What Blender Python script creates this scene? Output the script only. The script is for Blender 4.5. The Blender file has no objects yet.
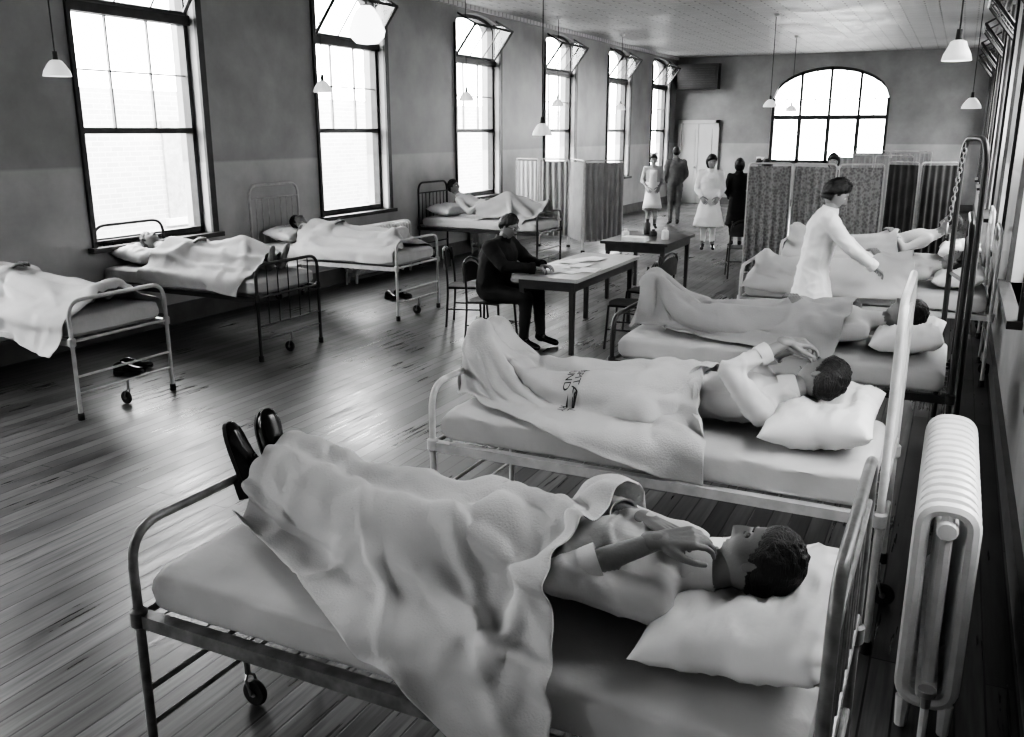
import bpy, bmesh, math, random, time
import numpy as np
from mathutils import Vector, Matrix, noise
T0=time.time()
random.seed(3)
scene=bpy.context.scene
try:
    scene.view_settings.view_transform='AgX'; scene.view_settings.look='AgX - High Contrast'
except Exception as e: print('look',e)
V=Vector
# ------------------------------------------------------------------ materials
def new_mat(name):
    m=bpy.data.materials.new(name); m.use_nodes=True
    nt=m.node_tree; b=nt.nodes['Principled BSDF']
    return m,nt,b
def g(v): return (v,v,v,1)
def simple(name,val,rough=.5,metal=0,noise_amt=.12,nscale=8,bump=0,bscale=60,stretch=None):
    m,nt,b=new_mat(name)
    tc=nt.nodes.new('ShaderNodeTexCoord')
    n=nt.nodes.new('ShaderNodeTexNoise'); n.inputs['Scale'].default_value=nscale; n.inputs['Detail'].default_value=5
    nt.links.new(tc.outputs['Object'],n.inputs['Vector'])
    r=nt.nodes.new('ShaderNodeMapRange'); r.inputs['From Min'].default_value=.3; r.inputs['From Max'].default_value=.7
    r.inputs['To Min'].default_value=val*(1-noise_amt); r.inputs['To Max'].default_value=min(1,val*(1+noise_amt))
    nt.links.new(n.outputs['Fac'],r.inputs['Value'])
    nt.links.new(r.outputs['Result'],b.inputs['Base Color'])
    b.inputs['Roughness'].default_value=rough; b.inputs['Metallic'].default_value=metal
    if bump:
        n2=nt.nodes.new('ShaderNodeTexNoise'); n2.inputs['Scale'].default_value=bscale; n2.inputs['Detail'].default_value=6
        if stretch:
            mp=nt.nodes.new('ShaderNodeMapping'); mp.inputs['Scale'].default_value=stretch
            nt.links.new(tc.outputs['Object'],mp.inputs['Vector']); nt.links.new(mp.outputs['Vector'],n2.inputs['Vector'])
        else: nt.links.new(tc.outputs['Object'],n2.inputs['Vector'])
        bp=nt.nodes.new('ShaderNodeBump'); bp.inputs['Strength'].default_value=bump; bp.inputs['Distance'].default_value=.01
        nt.links.new(n2.outputs['Fac'],bp.inputs['Height']); nt.links.new(bp.outputs['Normal'],b.inputs['Normal'])
    return m
M={}
M['blanket']=simple('wool_blanket',.46,.95,0,.08,3,.28,130)
M['blanket2']=simple('grey_wool_blanket',.33,.95,0,.08,3,.28,130)
M['pillow']=simple('pillow_cotton',.7,.9,0,.04,3,.3,12)
M['mattress']=simple('mattress_ticking',.46,.9,0,.08,4,.6,9)
M['enamel']=simple('white_enamel_tube',.46,.3,0,.15,14)
M['enamel_dark']=simple('black_enamel_tube',.03,.3,0,.2,14)
M['enamel_grey']=simple('worn_grey_enamel_tube',.16,.3,0,.4,18)
M['rubber']=simple('black_rubber',.02,.6)
M['steel']=simple('dull_steel',.35,.35,.8)
M['skin']=simple('skin',.19,.5,0,.1,6,.12,120)
M['skin_l']=simple('skin_light',.28,.5,0,.08,6,.1,120)
M['hair']=simple('dark_hair',.008,.38,0,.3,30,.8,60,(3,3,.6))
M['pyjama']=simple('pyjama_cotton',.5,.9,0,.06,5,.3,20)
M['uniform']=simple('white_uniform_cotton',.82,.85,0,.04,5,.3,14)
M['dress']=simple('striped_nurse_dress',.4,.85,0,.1,40,.3,14)
M['suit']=simple('dark_suit_wool',.012,.85,0,.2,10,.2,60)
M['greysuit']=simple('grey_coat_wool',.13,.85,0,.2,10,.2,60)
M['shoe']=simple('black_leather',.01,.2,0,.2,10)
M['stocking']=simple('stocking',.2,.6)
M['eye']=simple('eye_white',.6,.2)
M['darkwood']=simple('dark_table_wood',.04,.3,0,.35,7)
M['tabletop']=simple('pale_table_linoleum',.36,.35,0,.1,5)
M['paper']=simple('paper',.85,.8)
M['radiator']=simple('painted_cast_iron',.48,.35,0,.1,9,.15,40)
M['frame']=simple('dark_window_paint',.04,.45,0,.3,9)
M['muntin']=simple('pale_glazing_bar',.3,.45,0,.2,9)  # paler than the frame: window flare put into the colour
M['woodtrim']=simple('painted_skirting',.12,.4,0,.2,5)
M['door']=simple('white_door_paint',.55,.5,0,.05,3)
M['shade']=simple('white_glass_shade',.8,.25,0,.04,3)
M['cord']=simple('black_flex',.02,.6)
M['seat']=simple('chair_plywood',.04,.65,0,.3,9)
M['curtain']=simple('pale_screen_curtain',.36,.9,0,.1,5,.3,30)
M['curtain_d']=simple('dark_screen_curtain',.08,.9,0,.2,5,.3,30)
M['ink']=simple('stencil_ink',.03,.9)
def pattern_curtain():
    m,nt,b=new_mat('patterned_screen_curtain')
    tc=nt.nodes.new('ShaderNodeTexCoord'); v=nt.nodes.new('ShaderNodeTexVoronoi'); v.inputs['Scale'].default_value=28
    nt.links.new(tc.outputs['Object'],v.inputs['Vector'])
    cr=nt.nodes.new('ShaderNodeValToRGB'); e=cr.color_ramp.elements
    e[0].position=.3; e[0].color=g(.17); e[1].position=.65; e[1].color=g(.28)
    nt.links.new(v.outputs['Distance'],cr.inputs['Fac']); nt.links.new(cr.outputs['Color'],b.inputs['Base Color'])
    b.inputs['Roughness'].default_value=.9
    return m
M['curtain_p']=pattern_curtain()
def wall_mat():
    m,nt,b=new_mat('two_tone_wall')
    geo=nt.nodes.new('ShaderNodeNewGeometry'); sep=nt.nodes.new('ShaderNodeSeparateXYZ')
    nt.links.new(geo.outputs['Position'],sep.inputs[0])
    n=nt.nodes.new('ShaderNodeTexNoise'); n.inputs['Scale'].default_value=1.3; n.inputs['Detail'].default_value=9; n.inputs['Roughness'].default_value=.6
    nt.links.new(geo.outputs['Position'],n.inputs['Vector'])
    cr=nt.nodes.new('ShaderNodeMapRange'); cr.inputs['From Min'].default_value=1.735; cr.inputs['From Max'].default_value=1.765
    nt.links.new(sep.outputs['Z'],cr.inputs['Value'])
    mx=nt.nodes.new('ShaderNodeMix'); mx.data_type='RGBA'
    mx.inputs[6].default_value=g(.43); mx.inputs[7].default_value=g(.30)  # lighter tone below, darker tone above
    nt.links.new(cr.outputs['Result'],mx.inputs[0])
    mul=nt.nodes.new('ShaderNodeMix'); mul.data_type='RGBA'; mul.blend_type='MULTIPLY'; mul.inputs[0].default_value=1
    r=nt.nodes.new('ShaderNodeMapRange'); r.inputs['From Min'].default_value=.3; r.inputs['From Max'].default_value=.7; r.inputs['To Min'].default_value=.72; r.inputs['To Max'].default_value=1.1
    nt.links.new(n.outputs['Fac'],r.inputs['Value'])
    nt.links.new(mx.outputs[2],mul.inputs[6]); nt.links.new(r.outputs['Result'],mul.inputs[7])
    nt.links.new(mul.outputs[2],b.inputs['Base Color'])
    b.inputs['Roughness'].default_value=.45
    bp=nt.nodes.new('ShaderNodeBump'); bp.inputs['Strength'].default_value=.15
    n2=nt.nodes.new('ShaderNodeTexNoise'); n2.inputs['Scale'].default_value=14
    nt.links.new(geo.outputs['Position'],n2.inputs['Vector']); nt.links.new(n2.outputs['Fac'],bp.inputs['Height']); nt.links.new(bp.outputs['Normal'],b.inputs['Normal'])
    return m
M['wall']=wall_mat()
def plank_mat(name,c1,c2,mort,bw,rh,rough,rot,bump=.3,ms=.004,grain=.35):
    m,nt,b=new_mat(name)
    geo=nt.nodes.new('ShaderNodeNewGeometry')
    mp=nt.nodes.new('ShaderNodeMapping'); mp.inputs['Rotation'].default_value=(0,0,rot)
    nt.links.new(geo.outputs['Position'],mp.inputs['Vector'])
    br=nt.nodes.new('ShaderNodeTexBrick'); br.inputs['Scale'].default_value=1
    br.inputs['Brick Width'].default_value=bw; br.inputs['Row Height'].default_value=rh; br.inputs['Mortar Size'].default_value=ms
    br.inputs['Mortar Smooth'].default_value=.3; br.offset=.37
    br.inputs['Color1'].default_value=g(c1); br.inputs['Color2'].default_value=g(c2); br.inputs['Mortar'].default_value=g(mort)
    nt.links.new(mp.outputs['Vector'],br.inputs['Vector'])
    mp2=nt.nodes.new('ShaderNodeMapping'); mp2.inputs['Scale'].default_value=(26,1.3,1) if rot else (1.5,22,1)
    nt.links.new(geo.outputs['Position'],mp2.inputs['Vector'])
    n=nt.nodes.new('ShaderNodeTexNoise'); n.inputs['Scale'].default_value=1.5; n.inputs['Detail'].default_value=8
    nt.links.new(mp2.outputs['Vector'],n.inputs['Vector'])
    r=nt.nodes.new('ShaderNodeMapRange'); r.inputs['From Min'].default_value=.3; r.inputs['From Max'].default_value=.7; r.inputs['To Min'].default_value=1-grain; r.inputs['To Max'].default_value=1+grain
    nt.links.new(n.outputs['Fac'],r.inputs['Value'])
    mul=nt.nodes.new('ShaderNodeMix'); mul.data_type='RGBA'; mul.blend_type='MULTIPLY'; mul.inputs[0].default_value=1
    nt.links.new(br.outputs['Color'],mul.inputs[6]); nt.links.new(r.outputs['Result'],mul.inputs[7])
    nt.links.new(mul.outputs[2],b.inputs['Base Color'])
    n3=nt.nodes.new('ShaderNodeTexNoise'); n3.inputs['Scale'].default_value=1.1; n3.inputs['Detail'].default_value=6
    nt.links.new(geo.outputs['Position'],n3.inputs['Vector'])
    ad=nt.nodes.new('ShaderNodeMath'); ad.operation='ADD'; nt.links.new(n.outputs['Fac'],ad.inputs[0]); nt.links.new(n3.outputs['Fac'],ad.inputs[1])
    r2=nt.nodes.new('ShaderNodeMapRange'); r2.inputs['From Min'].default_value=.7; r2.inputs['From Max'].default_value=1.3; r2.inputs['To Min'].default_value=rough-.12; r2.inputs['To Max'].default_value=rough+.16
    nt.links.new(ad.outputs[0],r2.inputs['Value']); nt.links.new(r2.outputs['Result'],b.inputs['Roughness'])
    bp=nt.nodes.new('ShaderNodeBump'); bp.inputs['Strength'].default_value=bump; bp.inputs['Distance'].default_value=.01; bp.invert=True
    nt.links.new(br.outputs['Fac'],bp.inputs['Height']); nt.links.new(bp.outputs['Normal'],b.inputs['Normal'])
    return m
M['floor']=plank_mat('worn_floorboards',.045,.11,.012,3.6,.105,.35,math.pi/2,.35,.005,.55)
M['ceiling']=plank_mat('pressed_ceiling_panels',.55,.6,.25,.6,.15,.5,0,.8,.014,.05)
def brick_mat():
    m,nt,b=new_mat('pale_brick')
    geo=nt.nodes.new('ShaderNodeNewGeometry'); sep=nt.nodes.new('ShaderNodeSeparateXYZ'); cb=nt.nodes.new('ShaderNodeCombineXYZ')
    nt.links.new(geo.outputs['Position'],sep.inputs[0]); nt.links.new(sep.outputs['Y'],cb.inputs['X']); nt.links.new(sep.outputs['Z'],cb.inputs['Y'])
    br=nt.nodes.new('ShaderNodeTexBrick'); br.inputs['Scale'].default_value=1; br.inputs['Brick Width'].default_value=.3; br.inputs['Row Height'].default_value=.1;br.inputs['Mortar Size'].default_value=.01
    br.inputs['Color1'].default_value=g(.34); br.inputs['Color2'].default_value=g(.4); br.inputs['Mortar'].default_value=g(.48)
    nt.links.new(cb.outputs[0],br.inputs['Vector']); nt.links.new(br.outputs['Color'],b.inputs['Base Color']); b.inputs['Roughness'].default_value=.9
    return m
M['brick']=brick_mat()
M['ground']=simple('asphalt',.2,.9)
M['darkbrick']=simple('dark_brick',.1,.9,0,.2,3)  # for the added block that dims the front window
def glass_mat():
    m=bpy.data.materials.new('window_glass'); m.use_nodes=True; nt=m.node_tree; nt.nodes.clear()
    o=nt.nodes.new('ShaderNodeOutputMaterial'); mx=nt.nodes.new('ShaderNodeMixShader'); t=nt.nodes.new('ShaderNodeBsdfTransparent'); gl=nt.nodes.new('ShaderNodeBsdfGlossy')
    gl.inputs['Roughness'].default_value=.05; t.inputs['Color'].default_value=g(.92); mx.inputs[0].default_value=.07
    nt.links.new(t.outputs[0],mx.inputs[1]); nt.links.new(gl.outputs[0],mx.inputs[2]); nt.links.new(mx.outputs[0],o.inputs['Surface'])
    return m
M['glass']=glass_mat()
def bulb(n,s):
    m,nt,b=new_mat(n); b.inputs['Emission Color'].default_value=g(1); b.inputs['Emission Strength'].default_value=s; return m
M['bulb']=bulb('lit_bulb',10); M['globe']=bulb('lit_opal_glass',3); M['shade']=bulb('lit_white_glass_shade',.45); M['porcelain']=simple('porcelain',.75,.3)
# ------------------------------------------------------------------ mesh builder
def link(o): scene.collection.objects.link(o); return o
class MB:
    def __init__(s): s.v=[];s.f=[];s.m=[];s.mats=[]
    def mi(s,mat):
        if mat not in s.mats: s.mats.append(mat)
        return s.mats.index(mat)
    def add(s,vs,fs,mat):
        o=len(s.v); s.v+= [tuple(v) for v in vs]; k=s.mi(mat)
        for f in fs: s.f.append([i+o for i in f]); s.m.append(k)
    def box(s,a,b,mat):
        x0,y0,z0=a;x1,y1,z1=b
        vs=[(x0,y0,z0),(x1,y0,z0),(x1,y1,z0),(x0,y1,z0),(x0,y0,z1),(x1,y0,z1),(x1,y1,z1),(x0,y1,z1)]
        s.add(vs,[(0,3,2,1),(4,5,6,7),(0,1,5,4),(1,2,6,5),(2,3,7,6),(3,0,4,7)],mat)
    def tube(s,pts,r,mat,n=8,closed=False,r1=None):
        pts=[V(p) for p in pts]; N=len(pts); vs=[];fs=[]
        t0=(pts[1]-pts[0]).normalized(); up=V((0,0,1)) if abs(t0.z)<.9 else V((1,0,0))
        nrm=(up-t0*up.dot(t0)).normalized()
        for i,p in enumerate(pts):
            if closed: t=(pts[(i+1)%N]-pts[i-1]).normalized()
            elif i==0: t=t0
            elif i==N-1: t=(pts[-1]-pts[-2]).normalized()
            else: t=((pts[i+1]-pts[i]).normalized()+(pts[i]-pts[i-1]).normalized()).normalized()
            nrm=(nrm-t*nrm.dot(t)).normalized(); bn=t.cross(nrm)
            rr=r if r1 is None else r+(r1-r)*i/(N-1)
            for k in range(n):
                a=2*math.pi*k/n; vs.append(p+nrm*math.cos(a)*rr+bn*math.sin(a)*rr)
        M_=N if closed else N-1
        for i in range(M_):
            for k in range(n):
                j=(i+1)%N
                fs.append((i*n+k,i*n+(k+1)%n,j*n+(k+1)%n,j*n+k))
        if not closed: fs.append(tuple(range(n))[::-1]); fs.append(tuple((N-1)*n+k for k in range(n)))
        s.add(vs,fs,mat)
    def lathe(s,prof,c,mat,n=20,axis='z'):
        vs=[];fs=[];c=V(c)
        for (r,h) in prof:
            for k in range(n):
                a=2*math.pi*k/n
                if axis=='z': vs.append(c+V((r*math.cos(a),r*math.sin(a),h)))
                elif axis=='x': vs.append(c+V((h,r*math.cos(a),r*math.sin(a))))
                else: vs.append(c+V((r*math.cos(a),h,r*math.sin(a))))
        for i in range(len(prof)-1):
            for k in range(n): fs.append((i*n+k,i*n+(k+1)%n,(i+1)*n+(k+1)%n,(i+1)*n+k))
        s.add(vs,fs,mat)
    def prism(s,poly,d0,d1,plane,mat):
        n=len(poly)
        if plane=='x': vs=[(d0,a,z) for a,z in poly]+[(d1,a,z) for a,z in poly]
        else: vs=[(a,d0,z) for a,z in poly]+[(a,d1,z) for a,z in poly]
        fs=[tuple(range(n)),tuple(range(2*n-1,n-1,-1))]+[(i,(i+1)%n,(i+1)%n+n,i+n) for i in range(n)]
        s.add(vs,fs,mat)
    def grid(s,P,mat):
        nu=len(P);nv=len(P[0]); vs=[p for row in P for p in row]
        s.add(vs,[(i*nv+j,(i+1)*nv+j,(i+1)*nv+j+1,i*nv+j+1) for i in range(nu-1) for j in range(nv-1)],mat)
    def obj(s,name,parent=None,mat4=None,angle=40,fix=True):
        me=bpy.data.meshes.new(name); me.from_pydata(s.v,[],s.f)
        for m in s.mats: me.materials.append(m)
        me.polygons.foreach_set('material_index',s.m)
        if fix:
            bm=bmesh.new(); bm.from_mesh(me); bmesh.ops.recalc_face_normals(bm,faces=bm.faces); bm.to_mesh(me); bm.free()
        me.polygons.foreach_set('use_smooth',[True]*len(me.polygons)); me.set_sharp_from_angle(angle=math.radians(angle))
        if mat4 is not None: me.transform(mat4)
        o=link(bpy.data.objects.new(name,me))
        if parent: o.parent=parent
        return o
def empty(name):
    return link(bpy.data.objects.new(name,None))
def fillet(pts,r,n=6):
    pts=[V(p) for p in pts]; out=[pts[0]]
    for i in range(1,len(pts)-1):
        a=(pts[i-1]-pts[i]);b=(pts[i+1]-pts[i]); rr=min(r,a.length*.49,b.length*.49)
        p0=pts[i]+a.normalized()*rr; p1=pts[i]+b.normalized()*rr
        for k in range(n+1):
            t=k/n; out.append((1-t)**2*p0+2*t*(1-t)*pts[i]+t*t*p1)
    out.append(pts[-1]); return out
# ------------------------------------------------------------------ room
XL,XR,YN,YF,ZC=-7.75,.46,-6.5,27.0,4.15
WS=[(a,a+1.6) for a in (-4.75,-1.05,2.65,6.35,10.05,13.8,17.5,21.2,24.7)]
Z0,ZM,ZT,ZA,ZTOP=.96,2.1,3.27,3.83,4.03
def arch(t,za,zt): return za+(zt-za)*math.sqrt(max(0,1-(2*t-1)**2))
def build_wall(name,plane,d0,d1,s0,s1,openings):
    mb=MB(); m=M['wall']; cur=s0
    for (a,b,z0,za,zt) in openings:
        mb.prism([(cur,0),(a,0),(a,ZC),(cur,ZC)],d0,d1,plane,m)
        if z0>0: mb.prism([(a,0),(b,0),(b,z0),(a,z0)],d0,d1,plane,m)
        N=16
        for i in range(N):
            t0=i/N;t1=(i+1)/N
            mb.prism([(a+(b-a)*t0,arch(t0,za,zt)),(a+(b-a)*t1,arch(t1,za,zt)),(a+(b-a)*t1,ZC),(a+(b-a)*t0,ZC)],d0,d1,plane,m)
        cur=b
    mb.prism([(cur,0),(s1,0),(s1,ZC),(cur,ZC)],d0,d1,plane,m)
    return mb.obj(name,angle=30)
TH=.35
WR=WS[2:]
build_wall('wall_left','x',XL-TH,XL,YN,YF,[(a,b,Z0,ZA,ZTOP) for a,b in WS])
build_wall('wall_right','x',XR,XR+TH,YN,YF,[(a,b,Z0,ZA,ZTOP) for a,b in WR])
AX0,AX1=-4.96,-1.87
build_wall('wall_back','y',YF,YF+TH,XL-TH,XR+TH,[(AX0,AX1,1.2,2.95,3.8)])
build_wall('wall_front','y',YN-TH,YN,XL-TH,XR+TH,[(AX0,AX1,1.2,2.95,3.8)])  # arch opening added behind the camera to light near bed sides
mb=MB(); mb.box((XL-TH,YN-TH,-.15),(XR+TH,YF+TH,0),M['floor']); mb.obj('floor')
mb=MB(); mb.box((XL-TH,YN-TH,ZC),(XR+TH,YF+TH,ZC+.15),M['ceiling']); mb.obj('ceiling')
for nm,x in (('left',XL),('right',XR)):
    mb=MB(); sgn=1 if nm=='left' else -1
    xx=sorted((x,x+sgn*.025)); mb.box((xx[0],YN,0),(xx[1],YF,.2),M['woodtrim']); 
    mb.box((min(x,x+sgn*.035),YN,.2),(max(x,x+sgn*.035),YF,.225),M['woodtrim']); mb.obj('baseboard_'+nm)
mb=MB(); mb.box((XL,YF-.025,0),(-7.6,YF,.2),M['woodtrim']); mb.box((-6.4,YF-.025,0),(XR,YF,.2),M['woodtrim']); mb.obj('baseboard_back')
for nm,x,sg in (('left',XL,1),('right',XR,-1)):
    mb=MB(); mb.prism([(YN,ZC-.07),(YF,ZC-.07),(YF,ZC),(YN,ZC)],x,x+sg*.06,'x',M['ceiling']); mb.obj('trim_1' if sg==1 else 'trim_2')
# windows
def window(idx,a,b,wx,sg):
    mb=MB(); F=M['frame']; G=M['muntin']; xo=wx-sg*.20; x1=wx-sg*.10
    def bx(s0,s1,z0,z1,xa=xo,xb=x1,mat=F): mb.box((min(xa,xb),s0,z0),(max(xa,xb),s1,z1),mat)
    bx(a,a+.06,Z0,ZA+.02); bx(b-.06,b,Z0,ZA+.02)
    bx(a,b,Z0,Z0+.07); bx(a,b,ZT-.05,ZT+.05,xo,wx-sg*.06)
    bx(a,b,ZM-.03,ZM+.03)
    N=16
    for i in range(N):
        t0=i/N;t1=(i+1)/N
        mb.prism([(a+(b-a)*t0,arch(t0,ZA,ZTOP)-.06),(a+(b-a)*t1,arch(t1,ZA,ZTOP)-.06),(a+(b-a)*t1,arch(t1,ZA,ZTOP)),(a+(b-a)*t0,arch(t0,ZA,ZTOP))],xo,x1,'x',F)
    w=b-a
    for t in (1/3,2/3):
        y=a+w*t; bx(y-.01,y+.01,ZM,ZT,xo+sg*.03,xo+sg*.06,G)
    bx(a+.06,b-.06,2.68,2.695,xo+sg*.03,xo+sg*.06,G)
    bx(a-.05,a,Z0-.02,ZA,wx,wx+sg*.03); bx(b,b+.09,Z0-.02,ZA,wx,wx+sg*.035)
    bx(a-.1,b+.12,Z0-.05,Z0,wx-sg*.2,wx+sg*.09)
    h=.6; ang=math.radians(38); dx=sg*h*math.sin(ang); dz=h*math.cos(ang); xh=wx-sg*.04
    A=V((xh,a+.1,ZT+.06)); B=V((xh,b-.1,ZT+.06)); C=V((xh+dx,b-.1,ZT+.06+dz)); D=V((xh+dx,a+.1,ZT+.06+dz))
    mb.tube(fillet([A,B,C,D,A],.001,1),.024,F,6)
    for t in (1/3,2/3): mb.tube([A.lerp(B,t),D.lerp(C,t)],.011,F,5)
    for P,Q in ((A,D),(B,C)):
        R=V((xh,P.y,ZT+.06+.68)); mb.tube([P,R],.014,F,5); mb.tube([R,Q],.016,F,5)
        mb.add([P,Q,R],[(0,1,2)],M['glass'])
    mb.add([A,B,C,D],[(0,1,2,3)],M['glass'])
    xm=xo+sg*.045
    mb.add([(xm,a+.05,Z0),(xm,b-.05,Z0),(xm,b-.05,ZT),(xm,a+.05,ZT)],[(0,1,2,3)],M['glass'])
    mb.obj('window_%d'%idx,angle=30,fix=False)
k=1
def portal(loc,rot,sx,sy):
    l=bpy.data.lights.new('portal','AREA'); l.shape='RECTANGLE'; l.size=sx; l.size_y=sy; l.energy=0
    l.cycles.is_portal=True
    o=link(bpy.data.objects.new('daylight_portal',l)); o.location=loc; o.rotation_euler=rot
for a,b in WS:
    window(k,a,b,XL,1); portal((XL-TH-.02,(a+b)/2,(Z0+ZTOP)/2),(0,-math.pi/2,0),ZTOP-Z0,b-a); k+=1
for a,b in WR:
    window(k,a,b,XR,-1); portal((XR+TH+.02,(a+b)/2,(Z0+ZTOP)/2),(0,math.pi/2,0),ZTOP-Z0,b-a); k+=1
w=AX1-AX0
for yw,sg in ((YF,1),(YN,-1)):  # second pass adds an unseen front window to brighten near bed sides
    mb=MB(); F=M['frame']; y0,y1=sorted((yw+sg*.08,yw+sg*.18))
    mb.box((AX0,y0,1.2),(AX0+.08,y1,2.97),F); mb.box((AX1-.08,y0,1.2),(AX1,y1,2.97),F); mb.box((AX0,y0,1.2),(AX1,y1,1.3),F)
    mb.box((AX0,y0-.02,2.4),(AX1,y1+.02,2.52),F)
    N=24
    for i in range(N):
        t0=i/N;t1=(i+1)/N
        mb.prism([(AX0+w*t0,arch(t0,2.95,3.8)-.09),(AX0+w*t1,arch(t1,2.95,3.8)-.09),(AX0+w*t1,arch(t1,2.95,3.8)),(AX0+w*t0,arch(t0,2.95,3.8))],y0,y1,'y',F)
    for t in (.25,.5,.75):
        x=AX0+w*t; mb.box((x-.05,y0,1.2),(x+.05,y1,2.45),F); mb.box((x-.035,y0,2.45),(x+.035,y1,arch(t,2.95,3.8)),F)
    for t in (.125,.375,.625,.875):
        x=AX0+w*t; mb.box((x-.012,y0+.03,2.45),(x+.012,y1-.03,arch(t,2.95,3.8)),M['muntin'])
    mb.box((AX0,y0+.03,2.93),(AX1,y1-.03,2.955),M['muntin'])
    mb.obj('window_%d'%k,angle=30); k+=1
    portal(((AX0+AX1)/2,yw+sg*(TH+.02),2.5),(-sg*math.pi/2,0,0),w,2.6)
mb=MB(); D=M['door']; yb=YF-.002
mb.box((-7.6,yb-.09,0),(-7.5,yb,2.4),D); mb.box((-6.5,yb-.09,0),(-6.4,yb,2.4),D); mb.box((-7.6,yb-.09,2.3),(-6.4,yb,2.4),D)
for x0,x1 in ((-7.49,-7.005),(-6.995,-6.51)):
    mb.box((x0,yb-.05,0.01),(x1,yb-.01,2.29),D)
    for z0,z1 in ((.15,.95),(1.1,2.15)):
        mb.box((x0+.08,yb-.065,z0),(x1-.08,yb-.05,z1),D)
mb.lathe([(0,-.09),(.03,-.09),(.035,-.06),(.012,-.04),(.012,-.01)],(-7.06,yb-.04,1.05),M['steel'],12,'y')
mb.obj('door_1')
mb=MB(); mb.box((-7.65,YF-.35,3.25),(-6.45,YF-.01,3.95),M['enamel_dark'])
for i in range(9): 
    z=3.32+i*.065; mb.box((-7.58,YF-.37,z),(-6.52,YF-.34,z+.03),M['frame'])
mb.obj('ventilation_cabinet')
# outside
mb=MB(); mb.box((-17,-10,-4),(-15,45,2.9),M['brick'])
for i in range(14):
    y=-8+i*3.7; mb.box((-15.0,y,.3),(-14.95,y+1.3,2.3),M['muntin']); mb.box((-15,y-.1,.15),(-14.9,y+1.4,.3),M['door'])
mb.obj('sky_blocker_right')
mb=MB(); mb.box((5.5,-12,-4),(9,40,6.2),M['brick'])  # unseen block added to cut sky light through the right windows
for i in range(14):
    y=-8+i*3.7; mb.box((5.45,y,.3),(5.5,y+1.3,2.3),M['frame']); mb.box((5.4,y-.1,.15),(5.5,y+1.4,.3),M['door'])
mb.obj('sky_blocker_right')
mb=MB(); mb.box((-12,-16,-4),(4,-12.5,6.0),M['darkbrick'])  # unseen block added to weaken daylight from the front window
for i in range(4):
    x=-11+i*3.7; mb.box((x,-12.5,.3),(x+1.3,-12.45,2.3),M['frame']); mb.box((x-.1,-12.5,.15),(x+1.4,-12.4,.3),M['door'])
mb.obj('sky_blocker_right')
mb=MB(); mb.box((-60,-40,-4.3),(60,70,-4),M['ground']); mb.obj('outside_ground')
# ------------------------------------------------------------------ world + camera
w=bpy.data.worlds.new('sky'); scene.world=w; w.use_nodes=True; nt=w.node_tree
bg=nt.nodes['Background']; bg.inputs['Color'].default_value=g(1); bg.inputs['Strength'].default_value=23
cam=bpy.data.cameras.new('camera'); cam.sensor_width=36; cam.lens=31.64; cam.clip_start=.02; cam.clip_end=300
co=link(bpy.data.objects.new('camera',cam)); co.location=(0,0,2.1); co.rotation_euler=(math.radians(90-14.8),0,math.radians(25.9)); scene.camera=co
# ------------------------------------------------------------------ organic helpers
def capsule(p0,r0,p1,r1,side=None,sx=1,sd=1,n=14,flat=False):
    p0=V(p0);p1=V(p1); a=p1-p0
    a=a.normalized() if a.length>1e-6 else V((0,0,1))
    s=V(side) if side is not None else (V((0,0,1)) if abs(a.z)<.9 else V((1,0,0)))
    s=(s-a*s.dot(a)); s=s.normalized() if s.length>1e-5 else a.orthogonal().normalized()
    d=a.cross(s); rings=[]
    if flat: rings=[(p0,r0),(p0.lerp(p1,.33),r0+(r1-r0)*.33),(p0.lerp(p1,.66),r0+(r1-r0)*.66),(p1,r1)]
    else:
        for k in range(1,5): an=-math.pi/2+math.pi/2*k/4; rings.append((p0+a*r0*math.sin(an)*min(1,max(sd,.7)),r0*math.cos(an)))
        for k in range(0,4): an=math.pi/2*k/4; rings.append((p1+a*r1*math.sin(an)*min(1,max(sd,.7)),r1*math.cos(an)))
    vs=[];fs=[]
    for c,r in rings:
        for k in range(n):
            an=2*math.pi*k/n; vs.append(c+s*(r*math.cos(an)*sx)+d*(r*math.sin(an)*sd))
    R=len(rings)
    for i in range(R-1):
        for k in range(n): fs.append((i*n+k,i*n+(k+1)%n,(i+1)*n+(k+1)%n,(i+1)*n+k))
    fs.append(tuple(range(n))[::-1]); fs.append(tuple((R-1)*n+k for k in range(n)))
    return vs,fs
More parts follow.
